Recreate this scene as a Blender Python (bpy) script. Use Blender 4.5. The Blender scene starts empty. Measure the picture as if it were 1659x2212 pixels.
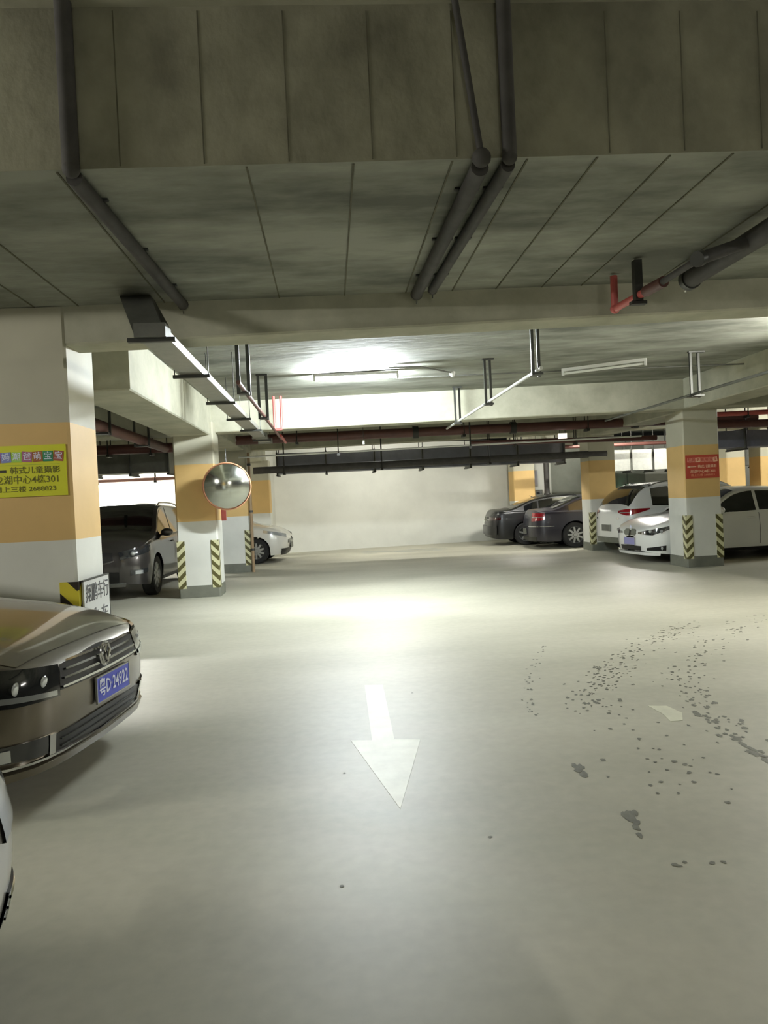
import bpy, math, random
from mathutils import Vector, Matrix
random.seed(7)
PI = math.pi
scn = bpy.context.scene
COL = scn.collection

# ------------------------------------------------------------------ camera
cam_d = bpy.data.cameras.new('camera')
cam = bpy.data.objects.new('camera', cam_d); COL.objects.link(cam)
cam_d.sensor_fit = 'VERTICAL'; cam_d.sensor_height = 36.0; cam_d.sensor_width = 27.0
cam_d.lens = 1600.0 / 2212.0 * 36.0
cam_d.clip_start = 0.02; cam_d.clip_end = 200
_y, _p, _r = math.radians(4.07), math.radians(-.86), math.radians(2.65)
_f = Vector((math.sin(_y) * math.cos(_p), math.cos(_y) * math.cos(_p), math.sin(_p)))
_r0 = Vector((math.cos(_y), -math.sin(_y), 0)); _u0 = _r0.cross(_f)
_R = _r0 * math.cos(_r) - _u0 * math.sin(_r); _U = _r0 * math.sin(_r) + _u0 * math.cos(_r)
_m = Matrix((_R, _U, -_f)).transposed().to_4x4(); _m.translation = Vector((0, 0, 1.5))
cam.matrix_world = _m
scn.camera = cam

# ------------------------------------------------------------------ world, exposure
w = bpy.data.worlds.new('world'); scn.world = w; w.use_nodes = True
w.node_tree.nodes['Background'].inputs[0].default_value = (0.75, 0.8, 0.9, 1)
w.node_tree.nodes['Background'].inputs[1].default_value = 0.02
vs = scn.view_settings
vs.view_transform = 'Standard'; vs.look = 'None'; vs.gamma = 1.0; vs.use_curve_mapping = False
vs.exposure = 0.2
scn.cycles.use_denoising = True
scn.cycles.max_bounces = 8
scn.cycles.sample_clamp_indirect = 4.0
COOL = (0.90, 0.97, 1.0); WARM = (1.0, 0.975, 0.89)
# tube lamps and added fill lamps: (x, y, z, rotation z, power W, colour, label)
LAMPS = [
    (0.45, 10.75, 3.30, -0.05, 820, COOL, 'lit tube lamp glaring in the middle of the ceiling'),
    (6.5, 8.0, 3.16, 1.57, 600, WARM, 'lit tube lamp over the right aisle, beyond the frame'),
    (8.8, 2.8, 3.10, 1.57, 160, WARM, 'lit tube lamp near the right side of the entrance, beyond the frame'),
    (2.4, -12.5, 2.60, 0.2, 380, WARM, 'unseen fill lamp added far behind the camera for the nearest left pillar'),  # added fill: brightens upright faces while the near floor stays dark
    (-6.8, 2.6, 3.20, 1.57, 420, WARM, 'unseen fill lamp added at the left, beyond the frame, for the nearest left pillar'),  # added fill: more light on the front of the nearest left pillar
    (-6.2, 21.3, 3.20, 0.0, 1000, WARM, 'lit tube lamp over the left bay behind the dark SUV'),
    (8.1, 20.0, 3.30, 0.1, 420, WARM, 'lit tube lamp over the far right bay'),
    (13.0, 16.0, 3.30, 0.0, 600, WARM, 'lit tube lamp over the bay right of the poster pillar'),
    (1.5, 20.8, 3.30, 0.0, 260, WARM, 'lit tube lamp hidden above the far ventilation duct'),
]

# ------------------------------------------------------------------ material helpers
def lin(h):
    h = h.lstrip('#'); o = []
    for i in (0, 2, 4):
        c = int(h[i:i + 2], 16) / 255
        o.append(c / 12.92 if c <= .04045 else ((c + .055) / 1.055) ** 2.4)
    return tuple(o) + (1,)
MATS = {}
def mat(name, col, rough=.6, metal=0., emit=0., coat=0., noise=0., nscale=3., bump=0., bscale=40., spec=.5, col2=None, stretch=(1, 1, 1), trans=0.):
    if name in MATS: return MATS[name]
    m = bpy.data.materials.new(name); m.use_nodes = True
    nt = m.node_tree; b = nt.nodes['Principled BSDF']
    c = lin(col) if isinstance(col, str) else tuple(col) + (1,)
    b.inputs['Base Color'].default_value = c
    b.inputs['Roughness'].default_value = rough; b.inputs['Metallic'].default_value = metal
    b.inputs['Coat Weight'].default_value = coat; b.inputs['Coat Roughness'].default_value = .05
    b.inputs['Specular IOR Level'].default_value = spec
    b.inputs['Transmission Weight'].default_value = trans
    if emit:
        b.inputs['Emission Color'].default_value = c; b.inputs['Emission Strength'].default_value = emit
    tc = nt.nodes.new('ShaderNodeTexCoord'); mp = nt.nodes.new('ShaderNodeMapping')
    nt.links.new(tc.outputs['Object'], mp.inputs[0]); mp.inputs['Scale'].default_value = stretch
    if noise:
        n = nt.nodes.new('ShaderNodeTexNoise'); n.inputs['Scale'].default_value = nscale; n.inputs['Detail'].default_value = 6
        n.inputs['Roughness'].default_value = .62
        nt.links.new(mp.outputs[0], n.inputs['Vector'])
        r = nt.nodes.new('ShaderNodeValToRGB'); r.color_ramp.elements[0].position = .36; r.color_ramp.elements[1].position = .64
        c2 = lin(col2) if col2 else tuple(v * (1 - noise) for v in c[:3]) + (1,)
        r.color_ramp.elements[0].color = c2; r.color_ramp.elements[1].color = c
        nt.links.new(n.outputs[0], r.inputs[0]); nt.links.new(r.outputs[0], b.inputs['Base Color'])
    if bump:
        n = nt.nodes.new('ShaderNodeTexNoise'); n.inputs['Scale'].default_value = bscale; n.inputs['Detail'].default_value = 4
        nt.links.new(mp.outputs[0], n.inputs['Vector'])
        bp = nt.nodes.new('ShaderNodeBump'); bp.inputs['Strength'].default_value = bump; bp.inputs['Distance'].default_value = .02
        nt.links.new(n.outputs[0], bp.inputs['Height']); nt.links.new(bp.outputs[0], b.inputs['Normal'])
    MATS[name] = m
    return m

M_ceil = mat('ceiling_concrete', '#a2a498', .85, noise=.5, nscale=1.3, bump=.3, bscale=9, col2='#64665c', stretch=(.5, 1.3, 1))
M_face = mat('beam_face_concrete', '#9c9a86', .85, noise=.4, nscale=1.6, bump=.3, bscale=14, col2='#757362', stretch=(1, 1, .8))
M_beam = mat('beam_concrete', '#b9b8a4', .8, noise=.2, nscale=1.7, bump=.15, bscale=12, col2='#a09f8c')
M_seam = mat('seam_concrete', '#6c6a58', .9, noise=.3, nscale=5)
M_wall = mat('white_plaster', '#d3d4cb', .75, noise=.08, nscale=1.2, bump=.06, bscale=20)
M_wallg = mat('grey_wall', '#8d9085', .85, noise=.2, nscale=1.3)
M_plinth = mat('plinth_paint', '#74766a', .6, noise=.2, nscale=5)
M_dark = mat('dark_steel', '#34342f', .5, metal=.4)
M_strut = mat('strut_steel', '#4a4b48', .45, metal=.6)
M_galv = mat('galvanised', '#a9aba4', .38, metal=.55, noise=.15, nscale=9)
M_galvd = mat('dusty_galvanised', '#72736c', .55, metal=.3, noise=.25, nscale=4)
M_black = mat('black_plastic', '#101010', .4)
M_rubber = mat('tyre_rubber', '#1b1b1a', .8)
M_glass = mat('car_glass', '#0c0e0f', .04, coat=1., spec=.8)
M_chrome = mat('chrome', '#d8d8d8', .12, metal=1.)
M_alloy = mat('alloy', '#a9aaa8', .3, metal=.7)
M_conduit = mat('dark_conduit', '#4b4946', .75, noise=.3, nscale=6)
M_red = mat('red_pipe_paint', '#c4605a', .4, noise=.2, nscale=5)
M_redd = mat('dusty_red_pipe', '#5e3a33', .5, noise=.3, nscale=4)
M_wpipe = mat('white_tray', '#c6c7c0', .45)
M_plate = mat('plate_blue', '#4450c8', .35)
M_platew = mat('plate_white', '#e8ecff', .4)
M_lens = mat('lamp_lens', '#c8ccce', .08, metal=.6, coat=1.)
M_lensd = mat('lamp_dark', '#26282a', .1, coat=1.)
M_tail = mat('tail_red', '#8e1420', .12, coat=1.)
M_stuffd = mat('dirt', '#6e6e60', .6, noise=.3, nscale=14)
M_arrow = mat('arrow_paint', '#d3d2bc', .5, noise=.12, nscale=7)

def pillar_mat():
    m = bpy.data.materials.new('pillar_bands'); m.use_nodes = True; nt = m.node_tree; b = nt.nodes['Principled BSDF']
    b.inputs['Roughness'].default_value = .6
    tc = nt.nodes.new('ShaderNodeTexCoord'); sp = nt.nodes.new('ShaderNodeSeparateXYZ'); nt.links.new(tc.outputs['Object'], sp.inputs[0])
    dv = nt.nodes.new('ShaderNodeMath'); dv.operation = 'DIVIDE'; dv.inputs[1].default_value = 3.5; nt.links.new(sp.outputs[2], dv.inputs[0])
    r = nt.nodes.new('ShaderNodeValToRGB'); r.color_ramp.interpolation = 'CONSTANT'
    e = r.color_ramp.elements; e[0].position = 0; e[0].color = lin('#dedfd6'); e[1].position = 1.29 / 3.5; e[1].color = lin('#dcb877')
    k = e.new(2.26 / 3.5); k.color = lin('#bcb9a4')
    nt.links.new(dv.outputs[0], r.inputs[0])
    n = nt.nodes.new('ShaderNodeTexNoise'); n.inputs['Scale'].default_value = 2.2; n.inputs['Detail'].default_value = 5; nt.links.new(tc.outputs['Object'], n.inputs[0])
    mr = nt.nodes.new('ShaderNodeMapRange'); mr.inputs[1].default_value = .3; mr.inputs[2].default_value = .7; mr.inputs[3].default_value = .88; mr.inputs[4].default_value = 1.0
    nt.links.new(n.outputs[0], mr.inputs[0])
    mx = nt.nodes.new('ShaderNodeMix'); mx.data_type = 'RGBA'; mx.blend_type = 'MULTIPLY'; mx.inputs[0].default_value = 1
    nt.links.new(r.outputs[0], mx.inputs[6]); nt.links.new(mr.outputs[0], mx.inputs[7]); nt.links.new(mx.outputs[2], b.inputs['Base Color'])
    return m
M_pillar = pillar_mat()

def chevron_mat(name, a, bcol, period, y0=False):
    m = bpy.data.materials.new(name); m.use_nodes = True; nt = m.node_tree; b = nt.nodes['Principled BSDF']
    b.inputs['Roughness'].default_value = .45
    tc = nt.nodes.new('ShaderNodeTexCoord'); sp = nt.nodes.new('ShaderNodeSeparateXYZ'); nt.links.new(tc.outputs['Object'], sp.inputs[0])
    def mth(op, i0, i1=None, v=None):
        n = nt.nodes.new('ShaderNodeMath'); n.operation = op; nt.links.new(i0, n.inputs[0])
        if i1 is not None: nt.links.new(i1, n.inputs[1])
        if v is not None: n.inputs[1].default_value = v
        return n.outputs[0]
    s = mth('SUBTRACT', mth('SUBTRACT', sp.outputs[2], mth('ABSOLUTE', sp.outputs[0])), mth('ABSOLUTE', sp.outputs[1]))
    g = mth('GREATER_THAN', mth('FRACT', mth('DIVIDE', mth('ADD', s, v=5.0), v=period)), v=.5)
    mx = nt.nodes.new('ShaderNodeMix'); mx.data_type = 'RGBA'; nt.links.new(g, mx.inputs[0])
    mx.inputs[6].default_value = lin(a); mx.inputs[7].default_value = lin(bcol); nt.links.new(mx.outputs[2], b.inputs['Base Color'])
    return m
M_chev = chevron_mat('faded_chevron', '#55512c', '#cdcba2', .17)
M_chevy = chevron_mat('yellow_chevron', '#2c2417', '#d8c93a', .30)

def floor_mat():
    m = bpy.data.materials.new('floor_concrete'); m.use_nodes = True; nt = m.node_tree; b = nt.nodes['Principled BSDF']
    tc = nt.nodes.new('ShaderNodeTexCoord')
    def noise(sc, det, st=(1, 1, 1)):
        mp = nt.nodes.new('ShaderNodeMapping'); mp.inputs['Scale'].default_value = st; nt.links.new(tc.outputs['Object'], mp.inputs[0])
        n = nt.nodes.new('ShaderNodeTexNoise'); n.inputs['Scale'].default_value = sc; n.inputs['Detail'].default_value = det
        nt.links.new(mp.outputs[0], n.inputs['Vector']); return n
    n1 = noise(.55, 6, (.5, 1.1, 1)); n2 = noise(14, 5)
    r = nt.nodes.new('ShaderNodeValToRGB'); r.color_ramp.elements[0].position = .35; r.color_ramp.elements[1].position = .62
    r.color_ramp.elements[0].color = lin('#a7a594'); r.color_ramp.elements[1].color = lin('#bcb9a8')
    nt.links.new(n1.outputs[0], r.inputs[0])
    mr = nt.nodes.new('ShaderNodeMapRange'); mr.inputs[1].default_value = .3; mr.inputs[2].default_value = .7; mr.inputs[3].default_value = .93; mr.inputs[4].default_value = 1.03
    nt.links.new(n2.outputs[0], mr.inputs[0])
    mx = nt.nodes.new('ShaderNodeMix'); mx.data_type = 'RGBA'; mx.blend_type = 'MULTIPLY'; mx.inputs[0].default_value = 1
    nt.links.new(r.outputs[0], mx.inputs[6]); nt.links.new(mr.outputs[0], mx.inputs[7]); nt.links.new(mx.outputs[2], b.inputs['Base Color'])
    b.inputs['Roughness'].default_value = .5; b.inputs['Specular IOR Level'].default_value = .42
    bp = nt.nodes.new('ShaderNodeBump'); bp.inputs['Strength'].default_value = .08; bp.inputs['Distance'].default_value = .01
    nt.links.new(n2.outputs[0], bp.inputs['Height']); nt.links.new(bp.outputs[0], b.inputs['Normal'])
    return m
M_floor = floor_mat()

# ------------------------------------------------------------------ mesh helpers
class MB:
    def __init__(s): s.v = []; s.f = []
    def quadgrid(s, P, close=False):
        o = len(s.v); n = len(P); k = len(P[0])
        for row in P: s.v += [tuple(p) for p in row]
        for i in range(n - 1):
            for j in range(k - 1):
                s.f.append((o + i * k + j, o + (i + 1) * k + j, o + (i + 1) * k + j + 1, o + i * k + j + 1))
            if close: s.f.append((o + i * k + k - 1, o + (i + 1) * k + k - 1, o + (i + 1) * k, o + i * k))
        return s
    def hexa(s, p):
        o = len(s.v); s.v += [tuple(q) for q in p]
        s.f += [tuple(o + i for i in f) for f in ((3, 2, 1, 0), (4, 5, 6, 7), (0, 1, 5, 4), (1, 2, 6, 5), (2, 3, 7, 6), (3, 0, 4, 7))]
        return s
    def tbox(s, x0, x1, y0, y1, z0, z1, k):   # box whose height drifts with x (the ceiling falls slightly to the left)
        return s.hexa([(x, y, z + k * x) for z in (z0, z1) for x, y in ((x0, y0), (x1, y0), (x1, y1), (x0, y1))])
    def box(s, x0, x1, y0, y1, z0, z1):
        return s.hexa([(x0, y0, z0), (x1, y0, z0), (x1, y1, z0), (x0, y1, z0), (x0, y0, z1), (x1, y0, z1), (x1, y1, z1), (x0, y1, z1)])
    def tube(s, a, b, r, n=12, r2=None, cap=True):
        a, b = Vector(a), Vector(b); d = (b - a).normalized()
        t = Vector((0, 0, 1)) if abs(d.z) < .9 else Vector((1, 0, 0))
        u = d.cross(t).normalized(); v = d.cross(u); r2 = r if r2 is None else r2
        o = len(s.v)
        for c, rr in ((a, r), (b, r2)):
            for i in range(n):
                g = 2 * PI * i / n; s.v.append(tuple(c + (u * math.cos(g) + v * math.sin(g)) * rr))
        for i in range(n):
            j = (i + 1) % n; s.f.append((o + i, o + j, o + n + j, o + n + i))
        if cap: s.f += [tuple(o + i for i in reversed(range(n))), tuple(o + n + i for i in range(n))]
        return s
    def path(s, pts, r, n=8):
        for a, b in zip(pts, pts[1:]): s.tube(a, b, r, n)
        return s
    def lathe(s, prof, n=32, axis='y', c=(0, 0, 0)):
        P = []
        for i in range(n + 1):
            g = 2 * PI * i / n; row = []
            for r, h in prof:
                q = {'y': (r * math.cos(g), h, r * math.sin(g)), 'z': (r * math.cos(g), r * math.sin(g), h), 'x': (h, r * math.cos(g), r * math.sin(g))}[axis]
                row.append((q[0] + c[0], q[1] + c[1], q[2] + c[2]))
            P.append(row)
        return s.quadgrid(P)
    def sphere(s, c, r, n=16, m=10):
        rx, ry, rz = r if isinstance(r, tuple) else (r, r, r)
        return s.quadgrid([[(c[0] + rx * math.sin(PI * j / m) * math.cos(2 * PI * i / n), c[1] + ry * math.sin(PI * j / m) * math.sin(2 * PI * i / n), c[2] + rz * math.cos(PI * j / m)) for j in range(m + 1)] for i in range(n + 1)])
    def build(s, name, m, parent=None, smooth=None, **pr):
        me = bpy.data.meshes.new(name); me.from_pydata(s.v, [], s.f); me.validate()
        import bmesh
        bm = bmesh.new(); bm.from_mesh(me); bmesh.ops.remove_doubles(bm, verts=bm.verts, dist=1e-5)
        bmesh.ops.recalc_face_normals(bm, faces=bm.faces); bm.to_mesh(me); bm.free()
        if m: me.materials.append(m)
        if smooth:
            me.polygons.foreach_set('use_smooth', [True] * len(me.polygons))
            me.set_sharp_from_angle(angle=math.radians(smooth))
        o = bpy.data.objects.new(name, me); COL.objects.link(o); o.parent = parent
        for k, v in pr.items(): o[k] = v
        return o
def empty(name, label, cat, loc=(0, 0, 0), rz=0., group=None):
    o = bpy.data.objects.new(name, None); COL.objects.link(o); o.location = loc; o.rotation_euler = (0, 0, rz)
    o['label'] = label; o['category'] = cat
    if group: o['group'] = group
    return o
def text(name, s, size, m, parent, mtx, ext=.001, bold=0., fit=None):
    cu = bpy.data.curves.new(name, 'FONT'); cu.body = s; cu.size = size; cu.extrude = ext; cu.offset = bold
    cu.align_x = 'CENTER'; cu.align_y = 'CENTER'; cu.resolution_u = 2
    t = bpy.data.objects.new('tmp', cu); COL.objects.link(t)
    bpy.context.view_layer.update()
    me = bpy.data.meshes.new_from_object(t.evaluated_get(bpy.context.evaluated_depsgraph_get()))
    bpy.data.objects.remove(t)
    if fit and len(me.vertices):
        xs = [v.co.x for v in me.vertices]; c = (max(xs) + min(xs)) / 2; k = fit / max(1e-6, max(xs) - min(xs))
        for v in me.vertices: v.co.x = (v.co.x - c) * k
    me.materials.clear(); me.materials.append(m); me.name = name
    o = bpy.data.objects.new(name, me); COL.objects.link(o); o.parent = parent; o.matrix_local = mtx
    return o
def fr(loc, rz=0., up=True):   # text frame: local x to the right, local y up, facing -Y when rz = 0
    return Matrix.Translation(loc) @ Matrix.Rotation(rz, 4, 'Z') @ Matrix.Rotation(PI / 2, 4, 'X')

# ------------------------------------------------------------------ structure
KT = .014
ZN, ZC, ZH = 3.255, 3.38, 4.06        # near soffit, far ceiling, high ceiling
YF, YA, YB = 3.85, 6.3, 13.1
XL, XR, YK = -14., 24., -14.
S = dict(kind='structure')
MB().box(XL - .2, XR + .2, YK - .2, 30, -.2, 0).build('floor', M_floor, **S)
ceil = MB().tbox(XL, XR, YF, YA, ZN, ZH + .4, KT).build('ceiling', M_face, **S)
MB().tbox(XL, XR, YA, 30, ZC, ZH + .4, KT).build('ceiling', M_ceil, **S)
MB().tbox(XL, XR, YK, YF, ZH, ZH + .4, .012).build('ceiling', M_beam, **S)
# soffit of the near slab has the greyer ceiling concrete
ceil.data.materials.append(M_ceil)
for p in ceil.data.polygons:
    if p.normal.z < -.5: p.material_index = 1
MB().box(XL - .2, XL, YK, 30, 0, ZH).build('wall_left', M_wallg, **S)
MB().box(XR, XR + .2, YK, 30, 0, ZH).build('wall_right', M_wallg, **S)
MB().box(XL, XR, YK - .2, YK, 0, ZH).build('wall_front', M_seam, **S)
def slopewall(x0, y0, x1, y1, m, name='wall_back'):
    MB().hexa([(x0, y0, 0), (x1, y1, 0), (x1, y1 + .3, 0), (x0, y0 + .3, 0), (x0, y0, ZC), (x1, y1, ZC), (x1, y1 + .3, ZC), (x0, y0 + .3, ZC)]).build(name, m, **S)
slopewall(-1.75, 23.5, 7.6, 25.05, M_wall)
slopewall(7.6, 25.05, 11.2, 25.65, M_wallg)
slopewall(11.2, 25.65, XR, 27.9, M_wall)
slopewall(XL, 24.0, -1.75, 24.0, M_wall)
# formwork seams (proud concrete fins) on the near face and soffits
for x in (-1.62, -.98, -.56, -.13, .30, .74, 1.56, 1.97, 2.40):
    MB().box(x - .003, x + .003, YF - .003, YF, ZN + KT * x + .01, ZH - .03).build('formwork_seam', M_seam, ceil)
for x in (-2.35, -2.0, -1.3, -.35, .2, .72, 1.12, 1.5, 1.9, 2.25, 2.9):
    MB().tbox(x - .005, x + .005, YF + .02, YA, ZN - .006, ZN + .002, KT).build('formwork_seam', M_seam, ceil)
def beam(x0, x1, y0, y1, z0, z1, label, m=M_beam, k=KT):
    b = MB(); c = .015
    z1 += .1
    b.hexa([(x, y, z0 + k * x) for x, y in ((x0 + c, y0 + c), (x1 - c, y0 + c), (x1 - c, y1 - c), (x0 + c, y1 - c))] + [(x, y, z0 + c + k * x) for x, y in ((x0, y0), (x1, y0), (x1, y1), (x0, y1))])
    b.tbox(x0, x1, y0, y1, z0 + c, z1, k)
    o = b.build('ceiling_beam', m); o['label'] = label; o['category'] = 'beam'; return o
PL = -2.12; PM = -1.95
beam(XL, XR, YA, YA + .36, 2.955, ZC, 'wide concrete cross beam nearest the camera, over the left poster pillar', k=.022)
beam(XL, XR, YB, YB + .45, 2.85, ZC, 'concrete cross beam lit by the glaring ceiling lamp, over the mirror pillar', k=.012)
beam(-2.66, -2.0, 7.8, YB, 2.79, ZC, 'deep concrete beam running from the mirror pillar toward the camera')
beam(6.5, 7.2, YA + .36, YB, 2.84, ZC, 'long concrete beam running from the red poster pillar toward the camera')
beam(6.5, 7.2, YB + .45, 23.8, 2.80, ZC, 'concrete beam running on behind the red poster pillar')
beam(-2.55, -1.95, YB + .45, 23.2, 2.85, ZC, 'concrete beam running on behind the mirror pillar')
beam(-9.6, -9.0, YB + .45, 23.6, 2.85, ZC, 'concrete beam over the far left bay')
beam(XL, XR, 18.9, 19.3, 2.95, ZC, 'far concrete cross beam above the long dark duct')

# ------------------------------------------------------------------ pillars
def guard(parent, cx, cy, sx, sy, z0=.16, z1=.97, wd=.12, m=None, name='corner_guard'):
    # L-shaped guard: corner (cx, cy); legs run along sx (x direction) and sy (y direction)
    t = .012
    b = MB()
    xs = sorted((-sx * t, sx * wd)); ys = sorted((-sy * t, 0))
    b.box(xs[0], xs[1], ys[0], ys[1], 0, z1 - z0)
    xs = sorted((-sx * t, 0)); ys = sorted((0, sy * wd))
    b.box(xs[0], xs[1], ys[0], ys[1], 0, z1 - z0)
    o = b.build(name, m or M_chev, parent); o.location = (cx, cy, z0); return o
def pillar(x0, x1, y0, y1, label, guards=(), top=ZC, base=True, group=None):
    cx, cy = (x0 + x1) / 2, (y0 + y1) / 2
    t = empty('concrete_pillar', label, 'pillar', (cx, cy, 0), 0, group)
    hx, hy = (x1 - x0) / 2, (y1 - y0) / 2; c = .02
    ring = [(-hx + c, -hy), (hx - c, -hy), (hx, -hy + c), (hx, hy - c), (hx - c, hy), (-hx + c, hy), (-hx, hy - c), (-hx, -hy + c)]
    MB().quadgrid([[(x, y, z) for x, y in ring] for z in (0, .2, 1.29, 2.26, top)], close=True).build('shaft', M_pillar, t)
    if base:
        g = .008
        ring2 = [(x * (1 + g / hx), y * (1 + g / hy)) for x, y in ring]
        MB().quadgrid([[(x, y, z) for x, y in ring2] for z in (0, .2)] + [[(x, y, .205) for x, y in ring]], close=True).build('plinth', M_plinth, t)
    for sx, sy in guards: guard(t, sx * hx, sy * hy, -sx, -sy)
    return t
p1 = pillar(-2.82, PL, 6.285, 7.0, 'nearest left pillar with the yellow poster, white below and orange above', [], top=3.215)
guard(p1, .35, -.3575, -1, 1, .16, .95, .14, M_chevy)
pillar(-2.63, PM, 12.8, 13.4, 'left pillar behind the round convex mirror, with two striped guards', [(-1, -1), (1, -1)], top=2.98)
pillar(-2.58, -1.9, 17.3, 17.95, 'left pillar just beyond the mirror pillar, beside the white hatchback', [(1, -1)], top=2.9)
pillar(-2.42, -1.78, 22.0, 22.6, 'farthest left pillar, in front of the back wall behind the white hatchback', [], top=2.85)
pillar(6.55, 7.24, 13.3, 14.0, 'right pillar with the red poster, standing before the white sedan', [(-1, -1), (1, -1)], top=3.47)
pillar(6.52, 7.2, 18.25, 18.9, 'right pillar between the dark sedans and the white cars', [(-1, -1)], top=3.0)
pillar(5.95, 6.65, 23.7, 24.4, 'far orange pillar behind the two dark sedans', [], top=3.42)
pillar(11.2, 11.75, 20.2, 20.8, 'far right pillar just right of the red poster pillar', [], top=ZC)
pillar(12.2, 12.9, 20.2, 20.8, 'far right pillar at the edge of the photograph', [], top=ZC)
pillar(-9.6, -9.0, 13.0, 13.6, 'pillar of the left bay, hidden by the poster pillar', [], top=ZC)

# ------------------------------------------------------------------ lamps
def lamp(x, y, z, rz, power, colr, label, lit=True, L=1.2, zc=None):
    t = empty('tube_lamp', label, 'lamp', (x, y, z), rz)
    MB().box(-L / 2, L / 2, -.03, .03, .03, .075).build('housing', M_wpipe, t)
    for s in (-1, 1): MB().box(s * L / 2 - .015, s * L / 2 + .015, -.025, .025, -.03, .075).build('end_cap', M_wpipe, t)
    if lit:
        area = 2 * PI * .018 * (L - .04)
        m = bpy.data.materials.new('lit_tube'); m.use_nodes = True; b = m.node_tree.nodes['Principled BSDF']
        b.inputs['Emission Color'].default_value = colr + (1,); b.inputs['Emission Strength'].default_value = power / (PI * area)
    else: m = mat('unlit_tube', '#d6d8cf', .3)
    MB().tube((-L / 2 + .02, 0, 0), (L / 2 - .02, 0, 0), .018, 10).build('tube', m, t)
    if zc:
        for s in (-.35, .35): MB().tube((s, 0, .075), (s, 0, zc - z), .006, 6).build('hanger_rod', M_strut, t)
    return t
for q in LAMPS: lamp(*q)
lamp(4.1, 10.7, 3.30, -.58, 0, WARM, 'unlit white tube lamp on the ceiling right of the glare', lit=False)
lamp(5.45, 20.42, 2.45, .0, 120, WARM, 'small far lit tube lamp under the pipes, left of the middle right pillar', L=.5, zc=3.47)

# ------------------------------------------------------------------ overhead services
def single(b, name, m, label, cat, smooth=None, group=None, loc=None):
    o = b.build(name, m, None, smooth); o['label'] = label; o['category'] = cat
    if group: o['group'] = group
    return o
# dark conduits down the near face and along the soffit
def conduit(x, r, label, lean=0., xs=None, y1=6.2):
    t = empty('dark_conduit', label, 'conduit', (x, YF, ZN + KT * x))
    x2 = (xs if xs is not None else x) - x
    MB().tube((lean, -r, .84), (0, -r, -r * .4), r * (1 if lean == 0 else .38), 10).build('vertical_run', M_conduit, t, 40)
    MB().sphere((0, -r, -r * .4), r * 1.05).build('elbow', M_conduit, t, 60)
    MB().path([(0, 0, -r), (x2, y1 - YF, -r)], r, 12).build('horizontal_run', M_conduit, t, 40)
    MB().lathe([(0, 0), (r * 1.1, 0), (r * 1.1, .03), (0, .03)], 12, 'y', (x2, y1 - YF, -r)).build('end_fitting', M_chrome, t, 40)
    for k in range(3): MB().box(x2 * k / 3 - r * 1.5, x2 * k / 3 + r * 1.5, .35 + k * .8, .38 + k * .8, -r * .3, 0).build('clip', M_strut, t)
    MB().tube((x2, y1 - YF + .02, -r * 2), (x2, y1 - YF + .02, -r * 2 - .03), .007, 6).build('end_wire', M_chrome, t)
conduit(-1.21, .042, 'dark conduit on the ceiling face and soffit at the upper left', xs=-1.14, y1=6.24)
conduit(.86, .047, 'left of the two dark conduits on the soffit, reached by a thin slanting pipe', lean=-.11, xs=.80, y1=6.2)
conduit(1.01, .038, 'right of the two dark conduits on the soffit, upper middle', xs=.925, y1=6.12)

# cable trunking on the left
t = empty('cable_trunking', 'galvanised cable trunking running away under the beams, left of the glare', 'trunking', (-1.24, 5.5, 2.765))
MB().box(-.108, .108, 0, 9.4, 0, .066).build('trunk', M_galv, t)
MB().hexa([(-.108, -.05, .0), (.108, -.05, .0), (.108, .10, .1), (-.108, .10, .1), (-.36, .56, .462), (-.12, .56, .465), (-.12, .70, .465), (-.36, .70, .462)]).build('riser', M_galvd, t)
MB().box(-.112, .112, -.06, .14, -.01, .09).build('elbow', M_galvd, t)
MB().box(-.14, .14, 8.2, 8.26, -.02, .08).build('joint_collar', M_galv, t)
MB().box(-.14, .14, 9.34, 9.4, -.02, .08).build('joint_collar', M_galv, t)
for y in (.0, 1.55, 3.4, 5.1, 6.7, 8.6):
    h = MB().box(-.17, .17, y - .02, y + .02, -.035, -.005).build('support_bar', M_strut, t)
    if y > 1:
        for s in (-.155, .155): MB().tube((s, y, -.03), (s, y, ZC - 2.80), .005, 6).build('rod', M_strut, h)
# sprinkler / light trays running away
def run_pipe(x, y0, y1, z, r, m, label, hang, name='sprinkler_pipe', zc=ZC, cat='pipe', hm=M_strut, pair=.1, hw=.016):
    zc = zc + KT * x
    t = empty(name, label, cat, (x, y0, z))
    MB().tube((0, 0, 0), (0, y1 - y0, 0), r, 12).build('pipe', m, t, 40)
    for y in hang:
        h = MB().box(-pair / 2 - .03, pair / 2 + .03, y - y0 - .03, y - y0 + .03, zc - z - .02, zc - z).build('hanger', hm, t)
        for s, dy in ((-pair / 2, 0), (pair / 2, .12)):
            MB().box(s - hw, s + hw, y - y0 - hw + dy, y - y0 + hw + dy, -r - .03, zc - z).build('hanger_strut', hm, h)
        MB().box(-pair / 2 - .01, pair / 2 + .01, y - y0 - .01, y - y0 + .13, -r - .025, -r - .003).build('saddle', hm, h)
    return t
run_pipe(2.27, 7.66, 14.0, 2.82, .02, M_wpipe, 'thin white pipe on paired struts running away in the middle of the ceiling', (7.8, 10.2, 12.7))
run_pipe(-.893, 7.74, 14.5, 2.79, .024, M_redd, 'thin dusty pipe on dark paired struts left of the glare', (8.2, 10.6), hw=.02)
run_pipe(5.37, YA + .4, 14.0, 2.85, .02, M_galvd, 'thin grey pipe on struts beside the right long beam', (7.3, 10.4), pair=.18)
t = empty('red_drop_pipe', 'pair of bright red drop pipes beside the far end of the left trunking', 'pipe', (-.86, 12.75, 2.80))
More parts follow.
